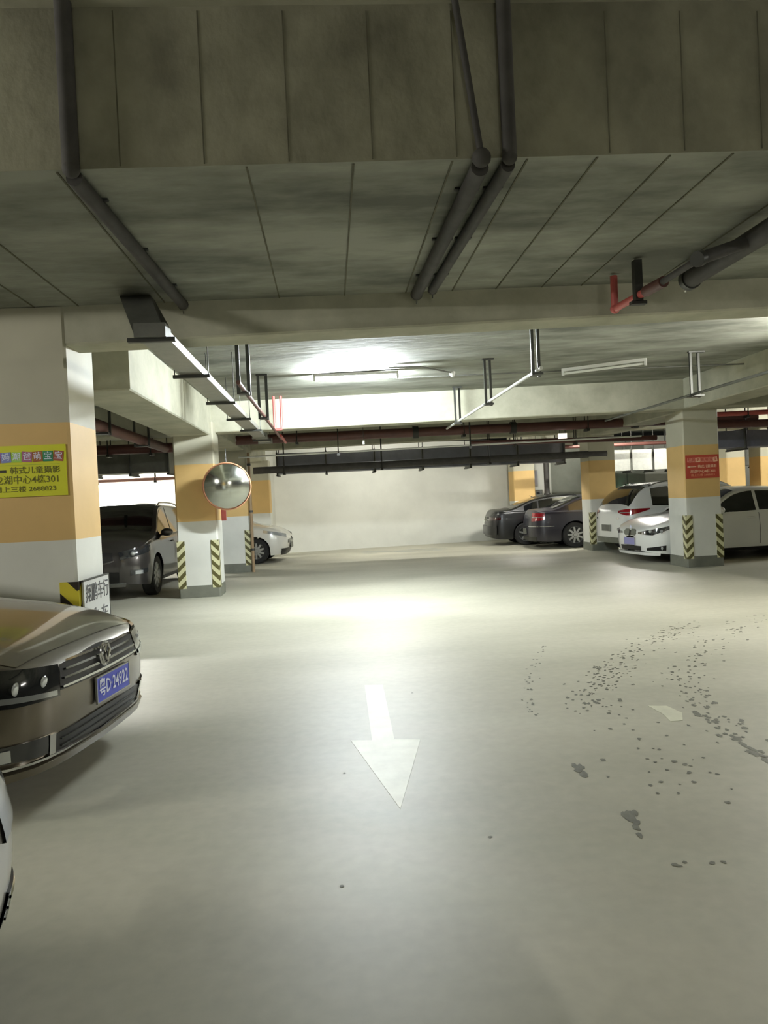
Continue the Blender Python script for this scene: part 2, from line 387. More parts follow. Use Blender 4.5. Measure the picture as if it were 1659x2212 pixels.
for dx in (-.03, .09): MB().tube((dx, .0, .0), (dx, 0, ZC - 2.80), .022, 12).build('riser', M_red, t, 40)
MB().tube((-.03, 0, 0), (.09, 0, 0), .022, 12).build('link', M_red, t, 40)
MB().tube((.0, 1.0, -.01), (.03, 2.0, -.06), .024, 12).build('branch', M_red, t, 40)
# red pipe near right with big dark pipe
t = empty('red_pipe', 'red elbowed fire pipe hanging from the ceiling at the upper right', 'pipe', (2.42, 6.0, 3.0))
MB().tube((0, .0, 0), (0, .0, .27), .03, 14).build('riser', M_red, t, 40)
MB().sphere((0, 0, 0), .04).build('elbow', M_red, t, 60)
MB().tube((0, 0, 0), (.05, -.55, 0), .03, 14).build('branch', M_red, t, 40)
MB().tube((.045, -.5, 0), (.07, -.75, 0), .042, 14).build('coupling', M_redd, t, 40)
MB().tube((.06, -.7, 0), (.08, -1.25, .0), .024, 14).build('dark_branch', M_conduit, t, 40)
h = MB().box(.0, .06, -.42, -.36, -.05, .27).build('hanger', M_dark, t)
MB().box(-.03, .09, -.42, -.36, -.07, -.045).build('clamp', M_dark, h)
t = empty('large_dark_pipe', 'thick dark pipe leaving the frame at the upper right', 'pipe', (2.95, 5.75, 3.16))
MB().tube((0, 0, 0), (-.05, -3.9, -.03), .072, 20).build('pipe', M_conduit, t, 40)
MB().tube((0, -.02, 0), (0, .04, 0), .085, 20).build('flange', M_strut, t, 40)
MB().tube((-.45, -1.0, -.16), (-.05, -.9, -.02), .042, 16).build('tee', M_conduit, t, 40)
MB().tube((-.47, -1.01, -.165), (-.43, -.99, -.15), .052, 16).build('end_flange', M_strut, t, 40)
MB().tube((0, .04, -.03), (0, .1, -.07), .016, 8).build('valve', M_chrome, t)

# cross pipes behind the mirror pillar
def cross(x0, x1, y, z, r, m, label, hang=(), name='cross_pipe', n=16, y1=None, z1=None, coll=(), cat='pipe', zc=ZC):
    y1 = y if y1 is None else y1; z1 = z if z1 is None else z1
    zc = zc + max(0, KT * x1)
    t = empty(name, label, cat, (x0, y, z))
    MB().tube((0, 0, 0), (x1 - x0, y1 - y, z1 - z), r, n).build('pipe', m, t, 40)
    for x in coll:
        k = (x - x0) / (x1 - x0); c = ((x - x0), (y1 - y) * k, (z1 - z) * k)
        MB().tube((c[0] - .06, c[1], c[2]), (c[0] + .06, c[1], c[2]), r * 1.35, n).build('coupling', M_dark, t, 40)
    for x in hang:
        k = (x - x0) / (x1 - x0); c = ((x - x0), (y1 - y) * k, (z1 - z) * k)
        h = MB().box(c[0] - .03, c[0] + .03, c[1] - r - .02, c[1] + r + .02, c[2] - r - .05, c[2] - r).build('hanger', M_dark, t)
        for s in (-1, 1): MB().tube((c[0], c[1] + s * (r + .01), c[2] - r), (c[0], c[1] + s * (r + .01), zc - z), .012, 6).build('rod', M_dark, h)
    return t
cross(-2.2, 9.6, 16.0, 2.93, .10, M_redd, 'thick dusty dark red pipe crossing behind the lit beam', (-.66, 2.95, 5.7), coll=(1.9, 4.05, 6.8), z1=3.0)
cross(-9.0, -2.7, 14.6, 2.72, .095, M_redd, 'thick dusty pipe crossing the left bay ceiling', (-4.2, -3.4))
cross(-1.8, 6.5, 15.0, 2.50, .018, M_wpipe, 'long thin pale pipe crossing under the thick dark pipe', (0.2, 2.9), z1=2.6, n=8)
cross(-1.85, 7.0, 18.3, 2.38, .085, M_conduit, 'thick dark pipe crossing below the long ventilation duct', (-1.1, 1.3, 4.0), z1=2.44, zc=ZC)
cross(3.2, 7.5, 16.5, 2.70, .06, M_redd, 'dusty red pipe crossing behind the middle right pillars', (4.2, 5.6, 8.2), z1=2.66)
cross(4.6, 12.5, 21.2, 2.82, .05, M_redd, 'far dusty red pipe crossing before the orange pillar', (5.6, 7.4), z1=2.84)
cross(-9.5, -2.6, 20.0, 2.36, .045, mat('pale_red_pipe', '#a57a74', .5), 'pinkish red pipe crossing along the bright left bay wall', (-6.1, -4.6))
cross(7.3, 16.0, 14.5, 2.93, .05, M_red, 'red pipe at the upper right beyond the red poster pillar', (7.7, 8.5), z1=3.02)
cross(7.3, 16.0, 14.8, 2.75, .08, M_redd, 'thick dusty red pipe right of the red poster pillar', (7.6, 9.2))
run_pipe(-3.1, YA + .4, 14.4, 2.70, .085, M_redd, 'thick brown pipe running away over the left bay', (8.3, 10.4, 12.6), pair=.2, name='brown_pipe')
# down pipes
def vpipe(x, y, z0, z1, r, m, label, name='down_pipe', extra=None):
    t = empty(name, label, 'pipe', (x, y, z0))
    MB().tube((0, 0, 0), (0, 0, z1 - z0), r, 14).build('pipe', m, t, 40)
    for z in (.5, (z1 - z0) * .5, z1 - z0 - .3): MB().tube((0, 0, z), (0, 0, z + .05), r * 1.3, 12).build('bracket', M_strut, t, 40)
    return t
M_pole = mat('pole_paint', '#a08767', .5, noise=.15, nscale=6)
vpipe(-1.84, 17.22, 0, 2.75, .034, M_pole, 'slim brownish upright pipe on the pillar beyond the mirror')
vpipe(7.1, 23.9, 0, 2.9, .085, M_conduit, 'dark upright pipe against the back wall, right of the orange pillar')
vpipe(9.9, 25.3, 0, 2.9, .05, M_conduit, 'dark upright pipe on the grey back wall behind the white SUV')

# ducts
def duct(x0, x1, y0, y1, z0, z1, m, label, secs=6, axis='x', brk=True):
    t = empty('ventilation_duct', label, 'duct', (x0, y0, z0))
    L = (x1 - x0) if axis == 'x' else (y1 - y0); st = L / secs
    for i in range(secs):
        a, b = i * st + .02, (i + 1) * st - .02
        if axis == 'x': MB().box(a, b, 0, y1 - y0, 0, z1 - z0).build('duct_section', m, t)
        else: MB().box(0, x1 - x0, a, b, 0, z1 - z0).build('duct_section', m, t)
    for i in range(secs + 1):
        a = i * st
        if axis == 'x': f = MB().box(a - .025, a + .025, -.03, y1 - y0 + .03, -.03, z1 - z0 + .03).build('flange', M_galvd, t)
        else: f = MB().box(-.03, x1 - x0 + .03, a - .025, a + .025, -.03, z1 - z0 + .03).build('flange', M_galvd, t)
        if brk:
            if axis == 'x':
                for yy in (-.05, y1 - y0 + .05): MB().tube((a, yy, -.05), (a, yy, ZC + .12 - z0), .012, 6).build('hanger_rod', M_dark, f)
                MB().box(a - .03, a + .03, -.07, y1 - y0 + .07, -.07, -.035).build('support_bar', M_dark, f)
            else:
                for xx in (-.05, x1 - x0 + .05): MB().tube((xx, a, -.05), (xx, a, ZC - z0), .012, 6).build('hanger_rod', M_dark, f)
    return t
M_ductd = mat('dark_duct', '#6e707b', .6, noise=.2, nscale=3)
duct(-1.35, 6.3, 19.5, 20.2, 2.34, 2.86, M_ductd, 'long dark rectangular duct crossing before the back wall', 6)
duct(-9.2, -3.5, 16.5, 17.1, 2.36, 2.84, M_galvd, 'grey galvanised duct over the dark SUV in the left bay', 7)
duct(8.5, 13.3, 22.0, 22.6, 2.08, 2.72, M_galv, 'galvanised duct with brightly lit panels between the right pillars', 7)
duct(7.7, 16.0, 15.6, 16.3, 2.32, 2.68, M_ductd, 'dark duct at the right edge beyond the red poster pillar', 6)

# small ceiling things
t = empty('smoke_detector', 'small white detector on a conduit stub right of the glare', 'detector', (1.9, 11.0, ZC))
MB().tube((0, 0, -.0), (0, 0, -.06), .05, 16, .04).build('housing', M_wpipe, t, 40)
MB().tube((0, 0, -.06), (0, 0, -.08), .025, 12).build('sensor', M_wpipe, t, 40)
t = empty('ceiling_conduit', 'thin conduit along the ceiling from the glare to the right', 'conduit', (.9, 10.4, ZC - .012))
MB().path([(0, 0, 0), (.45, .0, 0), (1.0, .6, 0)], .012).build('pipe', M_galvd, t)
MB().path([(.2, .9, 0), (2.6, .8, 0), (6, .7, 0)], .012).build('pipe', M_galvd, t)
t = empty('emergency_lamp', 'small white emergency lamp box hanging under the thick pipe, right of middle', 'lamp', (5.15, 16.0, 2.69))
MB().box(-.09, .09, -.04, .04, 0, .11).build('housing', mat('lit_box', '#fff4e4', .5, emit=1.2), t)
MB().tube((-.06, 0, .11), (-.06, 0, .24), .008, 8).build('rod', M_strut, t)
MB().tube((.06, 0, .11), (.06, 0, .24), .008, 8).build('rod', M_strut, t)
t = empty('camera_dome', 'small round white alarm fitting on the pipe above the mirror', 'detector', (-1.98, 15.795, 2.93))
MB().tube((0, 0, 0), (0, .1, 0), .05, 20).build('housing', M_wpipe, t, 40)
MB().tube((0, -.01, 0), (0, 0, 0), .025, 16).build('lens', M_redd, t, 40)
t = empty('pendent_sprinkler', 'small white sprinkler guard hanging in the middle below the lit beam', 'sprinkler', (.68, 14.2, 2.60))
MB().tube((0, 0, 0), (0, 0, .09), .022, 12).build('guard', M_wpipe, t, 40)
MB().tube((0, 0, .09), (0, 0, ZC - 2.60), .006, 6).build('stem', M_strut, t)
t = empty('exit_light', 'small green glowing light behind the white SUV roof', 'lamp', (10.45, 25.38, 1.62))
MB().sphere((0, 0, 0), .05).build('lens', mat('green_glow', '#6fffc4', .5, emit=9), t, 60)
MB().box(-.08, .08, .04, .1, -.08, .08).build('housing', M_dark, t)
MB().tube((0, .07, .08), (0, .07, 1.75), .012, 6).build('conduit', M_strut, t)
t = empty('electric_box', 'white electric cabinet on the wall right of the orange pillar', 'cabinet', (6.95, 24.55, 1.75))
MB().box(-.3, .05, 0, .12, 0, .55).build('body', M_wall, t)
MB().box(-.28, .03, -.012, 0, .03, .52).build('door', M_platew, t)
t = empty('meter_box', 'small grey meter box behind the dark sedan roofs', 'box', (6.86, 24.0, 1.45))
MB().box(-.12, .12, 0, .1, 0, .18).build('body', M_plinth, t)
MB().box(-.09, .09, -.012, 0, .03, .15).build('window', M_glass, t)

# ------------------------------------------------------------------ convex mirror
t = empty('convex_mirror', 'round convex traffic mirror with orange rim on the second left pillar', 'mirror', (-1.70, 12.42, 1.86), math.radians(6))
t.rotation_euler = (math.radians(6), 0, math.radians(4))
R0 = .385
MB().lathe([(R0 * math.sin(a * .62 / .62), -.13 * (math.cos(a) - math.cos(1.0)) / (1 - math.cos(1.0)) ) if False else (R0 * k / 14, -.115 * (1 - (k / 14) ** 2)) for k, a in [(k, 0) for k in range(15)]], 48).build('mirror_glass', mat('mirror', '#dfe3dc', .16, metal=1.), t, 60)
MB().lathe([(R0, -.02), (R0 + .014, -.012), (R0 + .016, .03), (R0, .035), (R0 - .02, .03)], 48).build('rim', mat('orange_rim', '#cf9676', .4), t, 60)
MB().lathe([(R0, .0), (R0 * .8, .06), (R0 * .3, .09), (0, .09)], 32).build('back_shell', mat('orange_shell', '#d06a30', .5), t, 60)
MB().path([(0, .09, 0), (-.02, .2, -.15), (-.10, .33, -.42)], .02, 10).build('arm', M_red, t)
MB().box(-.14, -.06, .27, .36, -.6, -.38).build('bracket', M_red, t)
MB().path([(0.0, .05, .36), (.0, .1, .55), (0, .1, .62)], .008, 8).build('stay_wire', M_strut, t)

# ------------------------------------------------------------------ posters
M_yel = mat('poster_yellow', '#dfe03a', .35); M_txt = mat('poster_ink', '#6f6c12', .5); M_ink = mat('black_ink', '#2b260e', .5)
t = empty('yellow_poster', 'yellow advertising poster on the nearest left pillar', 'poster', (-2.47, 6.277, 1.88))
W2, H2 = .63, .42
MB().box(-W2 / 2, W2 / 2, -.004, .004, -.21, .21).build('sheet', M_yel, t)
tiles = [('辣', '#b05fb0'), ('妈', '#8590c8'), ('潮', '#a8d858'), ('爸', '#b06a8a'), ('萌', '#a8642c'), ('宝', '#2f8a62'), ('宝', '#a85a48')]
for i, (ch, c) in enumerate(tiles):
    x = -.245 + i * .0835; a = (-.08, .05, -.02, -.1, .07, 0, -.12)[i]
    mm = mat('tile_' + c[1:], c, .5)
    o = MB().box(-.04, .04, -.003, 0, -.042, .042).build('letter_tile', mm, t); o.location = (x, -.004, .115); o.rotation_euler = (0, -a, 0)
    text('lettering', ch, .068, M_platew, o, fr((0, -.004, 0)), bold=.0004)
MB().box(-.29, .26, -.006, -.004, .048, .052).build('rule', mat('rule_green', '#b2c83a', .5), t)
ar = MB().box(-.28, -.165, -.006, -.004, -.008, .012)
ar.v += [(-.31, -.006, .002), (-.27, -.006, -.022), (-.27, -.006, .026)]; ar.f.append((8, 9, 10)); ar.build('arrow', M_ink, t)
text('lettering', '韩式儿童攝影', .062, M_txt, t, fr((.065, -.006, .002)), bold=.0004, fit=.40)
text('lettering', '龙湖中心4栋301', .075, M_txt, t, fr((-.01, -.006, -.075)), bold=.0004, fit=.51)
text('lettering', '请上三楼 2688823', .052, M_txt, t, fr((-.02, -.006, -.15)), bold=.0004, fit=.49)
M_rp = mat('poster_red', '#c0503e', .35); M_cr = mat('poster_cream', '#f0cfae', .5)
t = empty('red_poster', 'red advertising poster with pale lettering on the right pillar', 'poster', (6.90, 13.292, 1.865))
MB().box(-.32, .32, -.004, .004, -.215, .215).build('sheet', M_rp, t)
for i in range(7):
    o = MB().box(-.04, .04, -.003, 0, -.042, .042).build('letter_tile', (M_cr if i in (2, 6) else mat('tile_pink', '#dc8f7c', .5)), t); o.location = (-.25 + i * .083, -.004, .125); o.rotation_euler = (0, (.1, 0, -.06, .08, 0, .1, -.1)[i], 0)
    text('lettering', '辣妈潮爸萌宝宝'[i], .066, M_rp, o, fr((0, -.004, 0)), bold=.001)
ar = MB().box(-.26, -.12, -.006, -.004, -.006, .008)
ar.v += [(-.30, -.006, .001), (-.24, -.006, -.022), (-.24, -.006, .024)]; ar.f.append((8, 9, 10)); ar.build('arrow', M_cr, t)
text('lettering', '韩式儿童攝影', .058, M_cr, t, fr((.09, -.006, .0)), bold=.0004, fit=.36)
text('lettering', '龙湖中心4栋301', .066, M_cr, t, fr((0, -.006, -.09)), bold=.0004, fit=.48)
text('lettering', '请上三楼 2688823', .048, mat('poster_orange', '#e39a78', .5), t, fr((0, -.006, -.16)), bold=.0006, fit=.46)
t = empty('garage_sign', 'white sign board with dark lettering on the near pillar side above the car hood', 'sign', (PL + .03, 6.65, .70))
MB().box(-.008, .008, -.33, .36, -.26, .24).build('board', mat('sign_white', '#d9dad6', .5), t)
MB().box(-.010, .010, -.34, .37, .24, .255).build('frame', M_strut, t)
MB().box(-.010, .010, .36, .375, -.26, .255).build('frame', M_strut, t)
text('lettering', '翔鹏车行', .165, mat('sign_ink', '#55565a', .5), t, fr((.010, .02, .12), PI / 2), bold=.0008, fit=.62)
text('lettering', '洗 车', .165, MATS['sign_ink'], t, fr((.010, .06, -.10), PI / 2), bold=.0008, fit=.48)

# ------------------------------------------------------------------ floor markings
b = MB()
A = [(.205, 6.04), (.352, 6.01), (.328, 4.615), (.487, 4.58), (.267, 3.567), (.055, 4.654), (.187, 4.63)]
n = len(A); b.v = [(x, y, .002) for x, y in A] + [(x, y, .0) for x, y in A]; b.f = [tuple(range(n))] + [(i, (i + 1) % n, n + (i + 1) % n, n + i) for i in range(n)]
single(b, 'painted_arrow', M_arrow, 'faded white arrow painted on the floor, pointing to the camera', 'marking')
A = [(2.118, 4.96), (2.237, 4.93), (2.26, 4.75), (2.19, 4.60), (2.105, 4.59), (2.13, 4.75)]
b = MB(); n = len(A); b.v = [(x, y, .002) for x, y in A] + [(x, y, .0) for x, y in A]; b.f = [tuple(range(n))] + [(i, (i + 1) % n, n + (i + 1) % n, n + i) for i in range(n)]
single(b, 'paint_patch', M_arrow, 'small worn white paint patch on the floor at the right', 'marking')
def blotch(b, x, y, r, st=1., a=0.):
    k = random.randint(6, 8); o = len(b.v); ph = random.random() * 6
    for i in range(k):
        g = 2 * PI * i / k + ph; rr = r * random.uniform(.55, 1.25)
        u, v = rr * math.cos(g), rr * st * math.sin(g)
        b.v.append((x + u * math.cos(a) - v * math.sin(a), y + u * math.sin(a) + v * math.cos(a), .0015))
    b.v.append((x, y, .0022))
    for i in range(k): b.f.append((o + i, o + (i + 1) % k, o + k))
b = MB()
def along(pts, n, spread, r0, r1, st=1.6):
    for _ in range(n):
        i = random.randrange(len(pts) - 1); t_ = random.random(); p, q = pts[i], pts[i + 1]
        a = math.atan2(q[1] - p[1], q[0] - p[0]) - PI / 2
        blotch(b, p[0] + (q[0] - p[0]) * t_ + random.gauss(0, spread), p[1] + (q[1] - p[1]) * t_ + random.gauss(0, spread), random.uniform(r0, r1), st, a)
arc1 = [(3.867, 7.758), (3.049, 7.073), (2.415, 6.296), (1.987, 5.581), (1.737, 4.992), (1.529, 4.335)]
arc2 = [(4.873, 8.042), (3.52, 6.803), (2.812, 5.828), (2.552, 5.161), (2.358, 4.426), (2.30, 3.75)]
arc3 = [(2.081, 7.259), (1.616, 6.159), (1.404, 5.449), (1.30, 4.9)]
along(arc1[:5], 260, .10, .006, .017, 1.6); along(arc2, 190, .09, .006, .018, 1.8); along(arc3, 40, .03, .006, .015)
along([(2.36, 4.8), (2.32, 4.2), (2.28, 3.8)], 26, .02, .012, .026, 2.2)
along([(1.285, 4.0), (1.25, 3.75)], 9, .015, .015, .022, 2.0); along([(1.32, 3.36), (1.26, 3.08)], 10, .012, .012, .02, 2.0)
along([(1.9, 4.9), (1.75, 3.9), (1.6, 3.6)], 40, .16, .007, .017, 1.2); along([(1.25, 2.86), (1.5, 2.82)], 6, .02, .008, .014, 1)
for x, y in ((.56, 5.7), (-.03, 2.887), (.63, 3.2), (.007, 4.1)): blotch(b, x, y, .011)
o = single(b, 'dirt_marks', M_stuffd, 'dark wet tyre tracks and footprints curving over the floor at the right', 'dirt'); o['kind'] = 'stuff'
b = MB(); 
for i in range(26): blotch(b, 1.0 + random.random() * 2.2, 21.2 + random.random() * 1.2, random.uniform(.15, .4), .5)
o = single(b, 'shadow_patch', mat('shadow_grey', '#94968a', .35), 'soft shadow painted as grey blotches on the floor before the back wall', 'dirt'); o['kind'] = 'stuff'  # flat greyish blotches paint a soft shadow onto the far floor

# ------------------------------------------------------------------ cars
def herm(tab):
    xs = [p[0] for p in tab]; ys = [p[1] for p in tab]; n = len(tab)
    d = [(ys[i + 1] - ys[i]) / (xs[i + 1] - xs[i]) for i in range(n - 1)]
    m = [d[0]] + [0 if d[i - 1] * d[i] <= 0 else 2 * d[i - 1] * d[i] / (d[i - 1] + d[i]) for i in range(1, n - 1)] + [d[-1]]
    def f(x):
        if x <= xs[0]: return ys[0]
        if x >= xs[-1]: return ys[-1]
        i = 0
        while x > xs[i + 1]: i += 1
        h = xs[i + 1] - xs[i]; t = (x - xs[i]) / h
        return (2 * t ** 3 - 3 * t * t + 1) * ys[i] + (t ** 3 - 2 * t * t + t) * h * m[i] + (-2 * t ** 3 + 3 * t * t) * ys[i + 1] + (t ** 3 - t * t) * h * m[i + 1]
    return f
def lerp(tab, x):
    if x <= tab[0][0]: return tab[0][1]
    for (a, b_), (c, d) in zip(tab, tab[1:]):
        if x <= c: return b_ + (d - b_) * (x - a) / (c - a)
    return tab[-1][1]

class Car:
    def __init__(s, name, label, loc, heading, P, cat='car'):
        s.P = P; s.L, s.W = P['L'], P['W']; s.R = P.get('R', .33); s.aF = P.get('aF', .5); s.aR = P.get('aR', .45)
        s.p = P.get('p', .5); s.clr = P.get('clr', .2); s.tumble = P.get('tumble', .34); s.kf = P.get('kf', .8); s.kr = P.get('kr', .5)
        s.xw = P['xw']; s.zt = herm(P['zt']); s.zsf = herm(P['zs'])
        s.t = empty(name, label, cat, (loc[0], loc[1], 0), math.radians(heading))
        s.paint = P['paint']; s.body()
    def end(s, x):
        if x > s.L / 2 - s.aF: return 1, s.aF
        if x < -s.L / 2 + s.aR: return -1, s.aR
        return 0, 1
    def PW(s, x):
        e, a = s.end(x)
        if not e: return s.W / 2
        t = min(1, max(0, (abs(x) - (s.L / 2 - a)) / a)); return s.W / 2 * math.sin(math.acos(t)) ** s.p
    def zs(s, x): return min(s.zsf(x), s.zt(x) - .015)
    def zb0(s, x):
        e, a = s.end(x)
        return s.clr + (.06 * ((abs(x) - (s.L / 2 - a)) / a) ** 2 if e else 0)
    def zb(s, x):
        z = s.zb0(x); Ra = s.R + .045
        for c in s.xw:
            if abs(x - c) < Ra: z = max(z, s.R + math.sqrt(Ra * Ra - (x - c) ** 2))
        return z
    def hw(s, x, z):
        zs = s.zs(x); b0 = s.zb0(x); w_ = s.PW(x)
        if z <= zs:
            f = (z - b0) / max(.05, zs - b0)
            pr = 1 - .05 * max(0, (.45 - f) / .45) ** 2 - .04 * max(0, (f - .62) / .38) ** 1.6
        else: pr = .96 - .025 * min(1, (z - zs) / .03) - s.tumble * (z - zs) / (s.W / 2)
        return max(0, w_ * pr)
    def ze(s, x): return max(s.zs(x) + .004, s.zt(x) - s.crown(x) - .004)
    def crown(s, x): return min(.07, (s.zt(x) - s.zs(x)) * .6)
    def warp(s, x, y, z):
        e, a = s.end(x)
        if e:
            t = (abs(x) - (s.L / 2 - a)) / a; k = s.kf if e > 0 else s.kr; zc = s.P.get('zc', .5)
            x = x - e * t * t * k * (z - zc) ** 2
        return (x, y, z)
    def side(s, x, z, off=0., sy=1):
        y = s.hw(x, z) + off; p = s.warp(x, y, z); return (p[0], p[1] * sy, p[2])
    def top(s, x, h, off=0.):
        ye = s.hw(x, s.ze(x)); z = s.zt(x) - s.crown(x) * abs(h) ** 4 + off
        return s.warp(x, ye * h, z)
    def arc(s, e):
        if not hasattr(s, '_arc'): s._arc = {}
        if e not in s._arc:
            a = s.aF if e > 0 else s.aR; tab = []; l = 0; pv = (0, 0)
            for i in range(401):
                th = PI / 2 * (i / 400) ** 2; p = (-a * (1 - math.cos(th)), s.W / 2 * math.sin(th) ** s.p)
                l += math.hypot(p[0] - pv[0], p[1] - pv[1]); pv = p; tab.append((l, th))
            s._arc[e] = tab
        return s._arc[e]
    def endp(s, q, z, off=0., e=1):    # q: metres along the plan outline from the centre of the nose or tail
        a = s.aF if e > 0 else s.aR; tab = s.arc(e)
        def f(q, z):
            sg = 1 if q >= 0 else -1; q = abs(q)
            if q <= tab[-1][0]: x = s.L / 2 - a * (1 - math.cos(lerp(tab, q)))
            else: x = s.L / 2 - a - (q - tab[-1][0])
            x = max(-s.L / 2, min(s.L / 2, x)) * e
            zz = min(z, s.zt(x)); return Vector(s.warp(x, s.hw(x, zz) * sg, z))
        p = f(q, z)
        if off:
            d = .01; du = f(q + d, z) - f(q - d, z); dz = f(q, z + d) - f(q, z - d); n_ = du.cross(dz)
            if n_.length > 1e-9:
                n_.normalize()
                if n_.dot(Vector((p.x, p.y, 0))) < 0: n_ = -n_
                p = p + n_ * off
        return tuple(p)
    def stations(s):
        X = []
        for e, a in ((1, s.aF), (-1, s.aR)):
            for k in range(15): X.append(e * (s.L / 2 - a + a * math.cos(PI / 2 * (k / 14) ** 1.5)))
        Ra = s.R + .045
        for c in s.xw:
            X += [c - Ra - .003, c + Ra + .003] + [c + Ra * math.cos(PI * k / 16) for k in range(17)]
        x = -s.L / 2 + s.aR
        while x < s.L / 2 - s.aF: X.append(x); x += .07
        X = sorted(X); o = [X[0]]
        for x in X:
            if x - o[-1] > .0015: o.append(x)
        return o
    def body(s):
        rows = []
        for x in s.stations():
            h = []; zb, zs, ze = s.zb(x), s.zs(x), s.ze(x); zb = min(zb, zs - .02)
            for f in (0, .08, .2, .33, .46, .6, .72, .83, .92, 1): z = zb + (zs - zb) * f; h.append(s.side(x, z))
            for f in (.05, .25, .5, .75, 1): z = zs + (ze - zs) * f; h.append(s.side(x, z))
            for k in (.93, .82, .65, .45, .22, 0): h.append(s.top(x, k))
            rows.append(h + [(p[0], -p[1], p[2]) for p in reversed(h[:-1])])
        b = MB().quadgrid(rows)
        s.b = b.build('body', s.paint, s.t, 38)
        L, W = s.L, s.W
        u = MB()
        u.quadgrid([[(x, W / 2 * .86 * sy, z) for sy, z in ((-1, .55), (-1, s.clr + .02), (1, s.clr + .02), (1, .55))] for x in (s.xw[0] - .0 - s.R - .3, s.xw[0] - s.R - .05)])
        MB().box(s.xw[0] + s.R + .06, s.xw[1] - s.R - .06, -W / 2 * .88, W / 2 * .88, s.clr - .01, .5).build('underbody', M_black, s.t)
        MB().box(-L / 2 + .35, s.xw[0] + s.R + .06, -W / 2 * .6, W / 2 * .6, s.clr + .03, .55).build('underbody', M_black, s.t)
        MB().box(s.xw[1] - s.R - .06, L / 2 - .3, -W / 2 * .6, W / 2 * .6, s.clr + .03, .52).build('underbody', M_black, s.t)
        for c in s.xw:
            for sy in (-1, 1): s.wheel(c, sy)
        P = s.P
        # hood panel, windscreen, rear glass
        if 'hood' in P:
            a, c = P['hood']; s.patch_top('hood', s.paint, a, c, P.get('hoodw', .9), .004, 14)
        a, c = P['ws']; s.patch_top('windshield', M_glass, a, c, .9, .006, 8)
        a, c = P['rg']; s.patch_top('rear_window', M_glass, a, c, P.get('rgw', .86), .006, 8)
        for sy in (-1, 1):
            for a, c in P['win']: s.patch_win(a, c, sy)
            for x in P.get('seams', ()):
                z0, z1 = s.clr + .12, s.zs(x) - .01
                MB().quadgrid([[s.side(xx, z0 + (z1 - z0) * k / 6, .003, sy) for k in range(7)] for xx in (x - .005, x + .005)]).build('door_seam', M_black, s.t)
            for x in P.get('handles', ()):
                z = s.zs(x) - .1; h = s.side(x, z, .02, sy); MB().sphere(h, (.10, .022, .018)).build('door_handle', P.get('handle_m', s.paint), s.t, 60)
            xm = P['mirror_x']; z = s.zs(xm) + .07; y = s.hw(xm, z)
            m_ = MB().sphere((xm, sy * (y + .13), z + .03), (.07, .115, .075)).build('side_mirror', s.paint, s.t, 60)
            MB().tube((xm, sy * (y - .02), z - .02), (xm, sy * (y + .1), z), .02, 8).build('mirror_stalk', M_black, m_)
            z0 = s.clr + .05
            MB().quadgrid([[s.side(x, z, .008, sy) for z in (s.clr + .0, s.clr + .06)] for x in [s.xw[0] + s.R + .08 + (s.xw[1] - s.xw[0] - 2 * s.R - .16) * k / 8 for k in range(9)]]).build('sill_trim', P.get('sill', M_black), s.t)
            if P.get('rails'):
                a, c = P['rails']; pts = []
                for k in range(9):
                    x = a + (c - a) * k / 8; q = s.top(x, .93); pts.append((q[0], q[1] * sy, q[2] + .055 * math.sin(PI * min(1, max(0, k / 8))) ** .3))
                MB().path(pts, .016, 8).build('roof_rail', M_chrome, s.t, 60)
        if P.get('ant'):
            x = P['ant']; q = s.top(x, 0); MB().tube(q, (q[0] - .1, 0, q[2] + P.get('antl', .06)), .012, 8, .004).build('antenna', M_black, s.t)
    def patch_top(s, name, m, a, c, wf, off, n, label=None):
        rows = []
        for i in range(n + 1):
            x = a + (c - a) * i / n; rows.append([s.top(x, wf * k / 6, off) for k in range(-6, 7)])
        o = MB().quadgrid(rows).build(name, m, s.t, 50); return o
    def patch_win(s, a, c, sy):
        rows = []
        for i in range(11):
            x = a + (c - a) * i / 10; z0, z1 = s.zs(x) + .035, s.ze(x) - .035
            if z1 < z0 + .002: z1 = z0 + .002
            rows.append([s.side(x, z0 + (z1 - z0) * k / 5, .006, sy) for k in range(6)])
        MB().quadgrid(rows).build('side_window', M_glass, s.t, 50)
    def pend(s, name, m, q0, q1, zl, zh, off=.01, e=1, n=10, nz=4, parent=None):
        rows = []
        for i in range(n + 1):
            q = q0 + (q1 - q0) * i / n; l, h = lerp(zl, abs(q)), lerp(zh, abs(q))
            rows.append([s.endp(q, l + (h - l) * k / nz, off, e) for k in range(nz + 1)])
        # give the patch a rim so it has depth
        r2 = [[s.endp(q0 + (q1 - q0) * i / n, (lerp(zl, abs(q0 + (q1 - q0) * i / n)) if j == 0 else lerp(zh, abs(q0 + (q1 - q0) * i / n))), -.01, e) for j in (0, 1)] for i in range(n + 1)]
        rows = [[r2[i][0]] + rows[i] + [r2[i][1]] for i in range(n + 1)]
        return MB().quadgrid(rows).build(name, m, parent or s.t, 50)
    def both(s, name, m, q0, q1, zl, zh, **k):
        return [s.pend(name, m, q0, q1, zl, zh, **k), s.pend(name, m, -q0, -q1, zl, zh, **k)]
